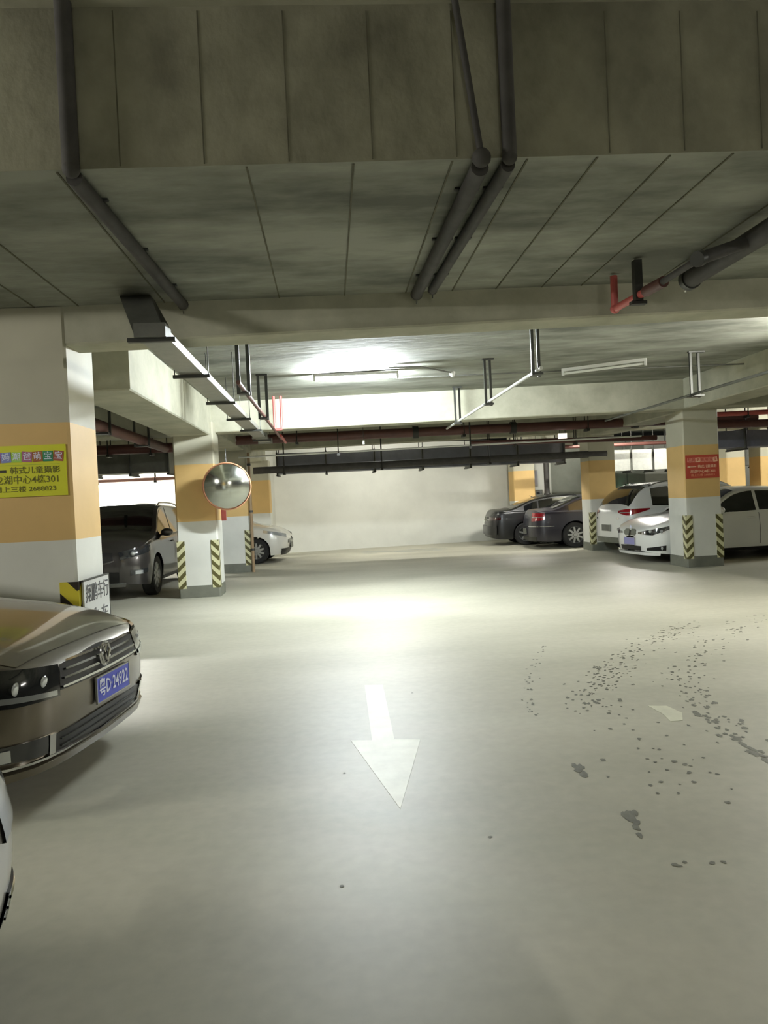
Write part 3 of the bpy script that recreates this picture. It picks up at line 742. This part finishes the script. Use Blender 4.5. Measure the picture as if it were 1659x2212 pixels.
    def wheel(s, c, sy):
        R = s.R; y = sy * (s.W / 2 - .125)
        w_ = MB().lathe([(R * .66, -.10), (R * .92, -.105), (R, -.075), (R, .075), (R * .92, .105), (R * .66, .10), (R * .64, 0)], 36, 'y', (c, y, R)).build('wheel', M_rubber, s.t, 40)
        yo = y + sy * .085
        MB().lathe([(R * .68, 0), (R * .64, sy * .012), (R * .60, -sy * .02), (R * .58, -sy * .14)], 32, 'y', (c, yo, R)).build('rim', M_alloy, w_, 40)
        MB().lathe([(0, 0), (R * .6, 0)], 24, 'y', (c, yo - sy * .06, R)).build('brake_disc', M_dark, w_)
        b = MB(); n = s.P.get('spokes', 5)
        for i in range(n):
            g = 2 * PI * i / n + .3; u = (math.cos(g), math.sin(g)); v = (-u[1], u[0])
            pts = []
            for yy in (-.03, .0):
                for r_, h_ in ((.05, .03), (.05, -.03), (.62 * R, -.022), (.62 * R, .022)):
                    pts.append((c + u[0] * r_ + v[0] * h_, yo + sy * (yy if r_ < .1 else yy - .0), R + u[1] * r_ + v[1] * h_))
            b.hexa(pts)
        b.lathe([(0, sy * .012), (.045, sy * .01), (.06, 0), (.06, -sy * .03)], 20, 'y', (c, yo, R))
        b.build('spokes', M_alloy, w_)
    def plate(s, e, z, txt, q=0, m=None, wd=.44, hh=.14, off=.03, pitch=0.):
        p = s.endp(q, z, off, e); o = bpy.data.objects.new('license_plate', None)
        b = MB().box(-.006, .006, -wd / 2, wd / 2, -hh / 2, hh / 2).build('license_plate', m or M_plate, s.t)
        b.location = (p[0], p[1], p[2]); b.rotation_euler = (0, 0, 0 if e > 0 else PI)
        MB().box(-.004, .008, -wd / 2 - .008, wd / 2 + .008, hh / 2, hh / 2 + .007).build('frame', M_galv, b)
        MB().box(-.004, .008, -wd / 2 - .008, wd / 2 + .008, -hh / 2 - .007, -hh / 2).build('frame', M_galv, b)
        for sg in (-1, 1): MB().box(-.004, .008, sg * (wd / 2 + .004) - .004, sg * (wd / 2 + .004) + .004, -hh / 2, hh / 2).build('frame', M_galv, b)
        if txt: text('lettering', txt, .115, M_platew, b, fr((.008, 0, 0), PI / 2), bold=.001, fit=wd * .9)
        return b

def paint(name, c, metal=.5, rough=.32, coat=1.): return mat(name, c, rough, metal=metal, coat=coat)
SEDAN = dict(L=4.85, W=1.83, R=.335, xw=(-1.38, 1.42), clr=.19,
    zt=[(-2.42, .84), (-2.39, 1.0), (-2.3, 1.07), (-1.85, 1.10), (-1.05, 1.385), (-.5, 1.46), (0, 1.475), (.35, 1.43), (1.2, 1.015), (1.35, .975), (1.9, .89), (2.2, .80), (2.36, .72), (2.425, .66)],
    zs=[(-2.42, .80), (-2.3, .96), (-1.9, .985), (-1, .965), (0, .935), (1.0, .90), (1.6, .86), (2.1, .76), (2.35, .69), (2.425, .64)],
    hood=(1.28, 2.30), ws=(.36, 1.17), rg=(-1.8, -1.02), win=((-.72 - .62, -.58), (-.50, .25), (.31, 1.0)), seams=(.98, -.54, .28 - .9 + 1.16 - .54 + .0), handles=(-.4, .55), mirror_x=.86)
SEDAN['seams'] = (1.02, .03 - .06, -1.0); SEDAN['win'] = ((-1.40, -1.0), (-.95, -.07), (.0, 1.0)); SEDAN['handles'] = (-.82, .16)
SUV = dict(L=4.45, W=1.85, R=.36, xw=(-1.32, 1.34), clr=.24, tumble=.26, aF=.5, aR=.35, kr=.35, zc=.6,
    zt=[(-2.225, .95), (-2.2, 1.02), (-2.1, 1.12), (-1.72, 1.52), (-1.55, 1.60), (-1.0, 1.655), (0, 1.68), (.3, 1.645), (1.1, 1.17), (1.25, 1.12), (1.8, 1.04), (2.05, .95), (2.17, .86), (2.225, .78)],
    zs=[(-2.225, .92), (-2.15, 1.03), (-1.9, 1.09), (-1, 1.06), (0, 1.02), (1.0, 1.0), (1.6, .96), (2.0, .86), (2.225, .74)],
    hood=(1.2, 2.1), ws=(.32, 1.08), rg=(-2.08, -1.66), rgw=.84, win=((-1.62, -1.08), (-1.02, -.08), (-.01, .92)), seams=(.96, -.04, -.98), handles=(-.84, .12), mirror_x=.8, rails=(-1.5, .25), ant=-1.5)

# --- brown-grey sedan, front left
P = dict(SEDAN); P.update(paint=paint('brown_grey_paint', '#6c6455', .65, .30), aF=.42, p=.42, kf=.55, spokes=10)
c = Car('parked_sedan', 'brownish grey sedan with blue plate nosing in from the left edge', (-3.80, 4.86), -8, P)
c.pend('grille', M_black, -.50, .50, [(0, .56), (.5, .575)], [(0, .735), (.5, .70)], off=.006, n=12)
for k in range(4):
    z = .575 + k * .042; c.pend('grille_bar', M_chrome, -.49 + k * .015, .49 - k * .015, [(0, z), (.5, z + .01)], [(0, z + .014), (.5, z + .02)], off=.018, n=12, nz=1)
c.both('headlight', M_lensd, .51, 1.25, [(.51, .55), (.85, .56), (1.25, .65)], [(.51, .71), (.9, .745), (1.25, .77)], off=.010)
for sg in (-1, 1):
    for q, r_ in ((.62, .045), (.78, .05)):
        p = c.endp(sg * q, .645, .006); MB().sphere(p, (.008, r_ * .8, r_ * .7)).build('lamp_reflector', M_lens, c.t, 60)
c.both('lamp_strip', M_lens, .54, 1.1, [(.54, .56), (1.1, .605)], [(.54, .585), (1.1, .635)], off=.016, nz=1)
c.both('bumper_strip', M_chrome, .0, 1.2, [(0, .225), (1.2, .27)], [(0, .235), (1.2, .285)], off=.02, nz=1)
c.pend('lower_intake', M_black, -.56, .56, [(0, .24), (.5, .25)], [(0, .36), (.5, .355)], off=.008)
for k in range(2): c.pend('intake_bar', M_dark, -.5, .5, [(0, .275 + k * .04)], [(0, .282 + k * .04)], off=.014, nz=1)
c.both('fog_light_housing', M_lensd, .58, 1.08, [(.58, .27), (1.08, .31)], [(.58, .37), (1.08, .385)], off=.010)
c.both('fog_light_trim', M_chrome, .555, .60, [(.48, .26)], [(.54, .37)], off=.016, nz=1)
c.both('fog_light', M_lens, .82, 1.0, [(.7, .30)], [(.86, .36)], off=.016)
c.pend('chin_lip', c.paint, -1.15, 1.15, [(0, .185), (1.15, .21)], [(0, .225), (1.15, .25)], off=.035, n=16)
c.plate(1, .475, '粤D·24922', q=.09, off=.012)
p = c.endp(0, .665, .03); r_ = .066
em = MB().lathe([(r_, -.006), (r_ + .009, 0), (r_, .006), (r_ - .009, 0), (r_, -.006)], 32, 'x').build('emblem', M_chrome, c.t, 60); em.location = p
e = MB()
for a_, b_ in (((-.03, .056), (0, .006)), ((.03, .056), (0, .006)), ((-.056, .018), (-.026, -.05)), ((.056, .018), (.026, -.05)), ((-.026, -.05), (0, -.004)), ((.026, -.05), (0, -.004))):
    e.tube((0, a_[0], a_[1]), (0, b_[0], b_[1]), .0065, 6)
e.build('emblem_letters', M_chrome, em)

# --- white car at the left bottom edge
P = dict(SEDAN); P.update(paint=paint('pearl_white_paint', '#b9b8b2', .2, .3), aF=.5, spokes=7)
c = Car('parked_sedan', 'silvery white car of which only a bumper corner shows at the lower left', (-3.43, 1.84), -2, P)
c.pend('grille', M_black, -.4, .4, [(0, .45)], [(0, .66)], off=.006)
c.both('headlight', M_lensd, .5, 1.1, [(.5, .54), (1.1, .66)], [(.5, .68), (1.1, .76)], off=.01)
c.both('fog_light_housing', M_black, .55, .85, [(.6, .27)], [(.95, .37)], off=.008)
for k in range(3): c.both('fog_light_trim', M_chrome, .57, .83, [(.6, .285 + k * .03)], [(.95, .293 + k * .03)], off=.014, nz=1)

# --- dark SUV in the left bay
P = dict(SUV); P.update(paint=paint('dark_taupe_paint', '#4a4745', .6, .3), spokes=10, kf=.6)
c = Car('parked_suv', 'dark grey SUV with roof rails in the left bay, facing the camera', (-4.06, 15.0), -91, P)
c.pend('grille', M_black, -.40, .40, [(0, .60), (.4, .70)], [(0, .84), (.4, .83)], off=.006)
c.pend('grille_surround', M_chrome, -.42, .42, [(0, .575), (.42, .68)], [(0, .60), (.42, .705)], off=.016, nz=1)
for k in range(3): c.pend('grille_bar', M_dark, -.36, .36, [(0, .66 + k * .05)], [(0, .67 + k * .05)], off=.012, nz=1)
c.both('headlight', M_lensd, .52, 1.22, [(.52, .70), (1.22, .84)], [(.52, .83), (.85, .90), (1.22, .93)], off=.010)
for sg in (-1, 1):
    p = c.endp(sg * .74, .80, .01); MB().sphere(p, (.05, .05, .04)).build('lamp_reflector', M_lens, c.t, 60)
c.pend('lower_intake', M_black, -.48, .48, [(0, .32)], [(0, .50)], off=.008)
c.both('fog_light_housing', M_lensd, .66, 1.0, [(.66, .43), (1., .47)], [(.66, .52), (1., .54)], off=.010)
c.both('fog_light', M_lens, .74, .88, [(.6, .45)], [(.9, .51)], off=.018)
c.pend('skid_lip', M_galvd, -.6, .6, [(0, .25)], [(0, .31)], off=.02)
c.plate(1, .55, '', off=.03)

# --- white hatchback beyond
P = dict(SUV); P.update(L=4.2, W=1.78, R=.33, clr=.2, paint=paint('cream_white_paint', '#d5d4cc', .1, .3), xw=(-1.26, 1.27), rails=None, ant=None, spokes=10,
    zt=[(-2.1, .85), (-2.07, .95), (-1.95, 1.05), (-1.6, 1.40), (-1.4, 1.47), (-.9, 1.52), (0, 1.53), (.3, 1.49), (1.05, 1.08), (1.2, 1.03), (1.7, .93), (1.92, .84), (2.04, .74), (2.1, .66)],
    zs=[(-2.1, .82), (-2.0, .95), (-1.8, 1.0), (-1, .98), (0, .95), (1.0, .92), (1.6, .86), (1.9, .77), (2.1, .63)], hood=(1.12, 1.98), rg=(-1.94, -1.5), ws=(.32, 1.02))
c = Car('parked_hatchback', 'white hatchback nosing out from behind the second and third left pillars', (-3.22, 20.6), -4, P)
c.both('headlight', M_lens, .62, 1.3, [(.62, .66), (1.3, .80)], [(.62, .75), (1.3, .87)], off=.012)
c.pend('grille', M_galvd, -.5, .5, [(0, .50)], [(0, .60)], off=.01)
for k in range(2): c.pend('grille_bar', M_chrome, -.5, .5, [(0, .53 + k * .03)], [(0, .54 + k * .03)], off=.018, nz=1)
c.pend('lower_intake', M_black, -.8, .8, [(0, .20)], [(0, .37)], off=.012)
c.plate(1, .44, '', m=M_galvd)

# --- two dark sedans, tails toward the aisle
def tail(c, z0, z1, q0=.45, q1=1.1, m=M_tail):
    c.both('tail_light', m, q0, q1, [(q0, z0), (q1, z0 + .04)], [(q0, z1), (q1, z1 - .02)], off=.012, e=-1)
P = dict(SEDAN); P.update(paint=paint('black_paint', '#08090b', .0, .35, coat=.25), spokes=5, ant=-.95, antl=.05, kr=.4)
c = Car('parked_sedan', 'black sedan, the farther of the two dark sedans, tail toward the aisle', (7.15, 22.4), -3, P)
tail(c, .74, .86, .42, 1.02, m=mat('dark_tail', '#2a0d12', .15, coat=1.))
c.pend('trunk_trim', M_chrome, -.5, .5, [(0, .78)], [(0, .80)], off=.014, e=-1, nz=1)
c.plate(-1, .80, '', m=M_plinth, off=.02, wd=.40)
c.pend('bumper_step', c.paint, -.9, .9, [(0, .34)], [(0, .60)], off=.045, e=-1)
P = dict(SEDAN); P.update(paint=paint('dark_violet_grey_paint', '#23212a', .1, .35, coat=.35), spokes=9, ant=-.95, antl=.06, aR=.5, kr=.35, R=.345, xw=(-1.25, 1.42))
c = Car('parked_sedan', 'dark violet-grey sedan with red tail light, the nearer of the two dark sedans', (7.85, 20.35), -4, P)
tail(c, .74, .98, .60, 1.06)
c.both('tail_light_strip', M_lens, .62, 1.04, [(.62, .85)], [(.62, .865)], off=.02, e=-1, nz=1)
c.pend('bumper_strip', M_chrome, -1.3, 1.3, [(0, .60)], [(0, .615)], off=.02, e=-1, nz=1, n=20)
c.plate(-1, .47, '', m=M_galvd, off=.02, wd=.42)
c.pend('lower_valance', M_dark, -.8, .8, [(0, .21)], [(0, .33)], off=.01, e=-1)

# --- white SUV, tail toward the aisle
P = dict(SUV); P.update(paint=paint('white_paint', '#e6e7e2', .0, .3), spokes=5, rgw=.97, rg=(-2.06, -1.60), win=((-1.50, -1.05), (-1.0, -.08), (-.01, .92)))
c = Car('parked_suv', 'white SUV with slanted red tail light between the two right pillars', (8.72, 17.32), 4, P)
c.both('tail_light', M_tail, .55, 1.38, [(.55, .97), (.85, .90), (1.38, 1.03)], [(.55, 1.02), (.85, 1.06), (1.38, 1.06)], off=.014, e=-1)
c.both('tail_light_strip', M_lens, .62, .95, [(.6, .97)], [(.6, .985)], off=.022, e=-1, nz=1)
c.pend('tailgate_spoiler', c.paint, -.3, .3, [(0, .6)], [(0, .601)], off=.0, e=-1, nz=1)
c.pend('lower_valance', M_plinth, -.95, .95, [(0, .27)], [(0, .40)], off=.012, e=-1)
c.plate(-1, .62, '', m=M_galvd, off=.015)
c.both('badge', M_chrome, .52, .60, [(.5, .83)], [(.6, .86)], off=.014, e=-1, nz=1)
q = c.top(-1.55, .0); MB().quadgrid([[(q[0] + .2 - i * .12, y, q[2] + .02 + (.02 if abs(y) < .4 else 0) - i * .01) for y in (-.6, -.4, 0, .4, .6)] for i in range(4)]).build('roof_spoiler', c.paint, c.t, 50)
# --- white sedan with twin-oval grille
P = dict(SEDAN); P.update(L=4.62, paint=paint('bright_white_paint', '#eeefea', .0, .28), aF=.5, kf=.5, spokes=9, zc=.45, xw=(-1.40, 1.42), R=.33, clr=.18)
k = 4.62 / 4.85
P['zt'] = [(x * k, z) for x, z in SEDAN['zt']]; P['zs'] = [(x * k, z) for x, z in SEDAN['zs']]
P['hood'] = (1.22, 2.2)
c = Car('parked_sedan', 'bright white sedan with twin oval grille behind the red poster pillar', (8.49, 15.25), 185, P)
for sg in (-1, 1):
    c.pend('grille', M_plinth, sg * .035, sg * .26, [(.035, .565), (.09, .54), (.20, .55), (.26, .59)], [(.035, .66), (.09, .685), (.20, .68), (.26, .64)], off=.012)
    c.pend('grille_surround', M_chrome, sg * .03, sg * .22, [(.03, .535)], [(.03, .55)], off=.02, nz=1)
    c.pend('headlight', M_lensd, sg * .34, sg * 1.15, [(.34, .585), (.75, .565), (1.15, .70)], [(.34, .62), (.75, .68), (1.15, .75)], off=.012)
    for q in (.70, .92):
        p = c.endp(sg * q, .64, .012); MB().sphere(p, (.03, .042, .038)).build('lamp_reflector', M_lens, c.t, 60)
    c.pend('side_intake', M_black, sg * .60, sg * 1.0, [(.6, .26), (1., .26)], [(.6, .31), (1., .36)], off=.012)
    p = c.endp(sg * .92, .31, .02); MB().sphere(p, (.02, .035, .035)).build('fog_light', M_lens, c.t, 60)
c.pend('lower_intake', M_black, -.42, .42, [(0, .25)], [(0, .34)], off=.010)
c.pend('chin_lip', c.paint, -.9, .9, [(0, .17)], [(0, .22)], off=.04, n=16)
p = c.endp(0, .72, .012); em = MB().lathe([(0, .004), (.03, .004), (.036, 0)], 24, 'x').build('emblem', M_platew, c.t); em.location = p
c.plate(1, .43, '', off=.012, m=mat('pale_plate', '#8f8fc4', .4))
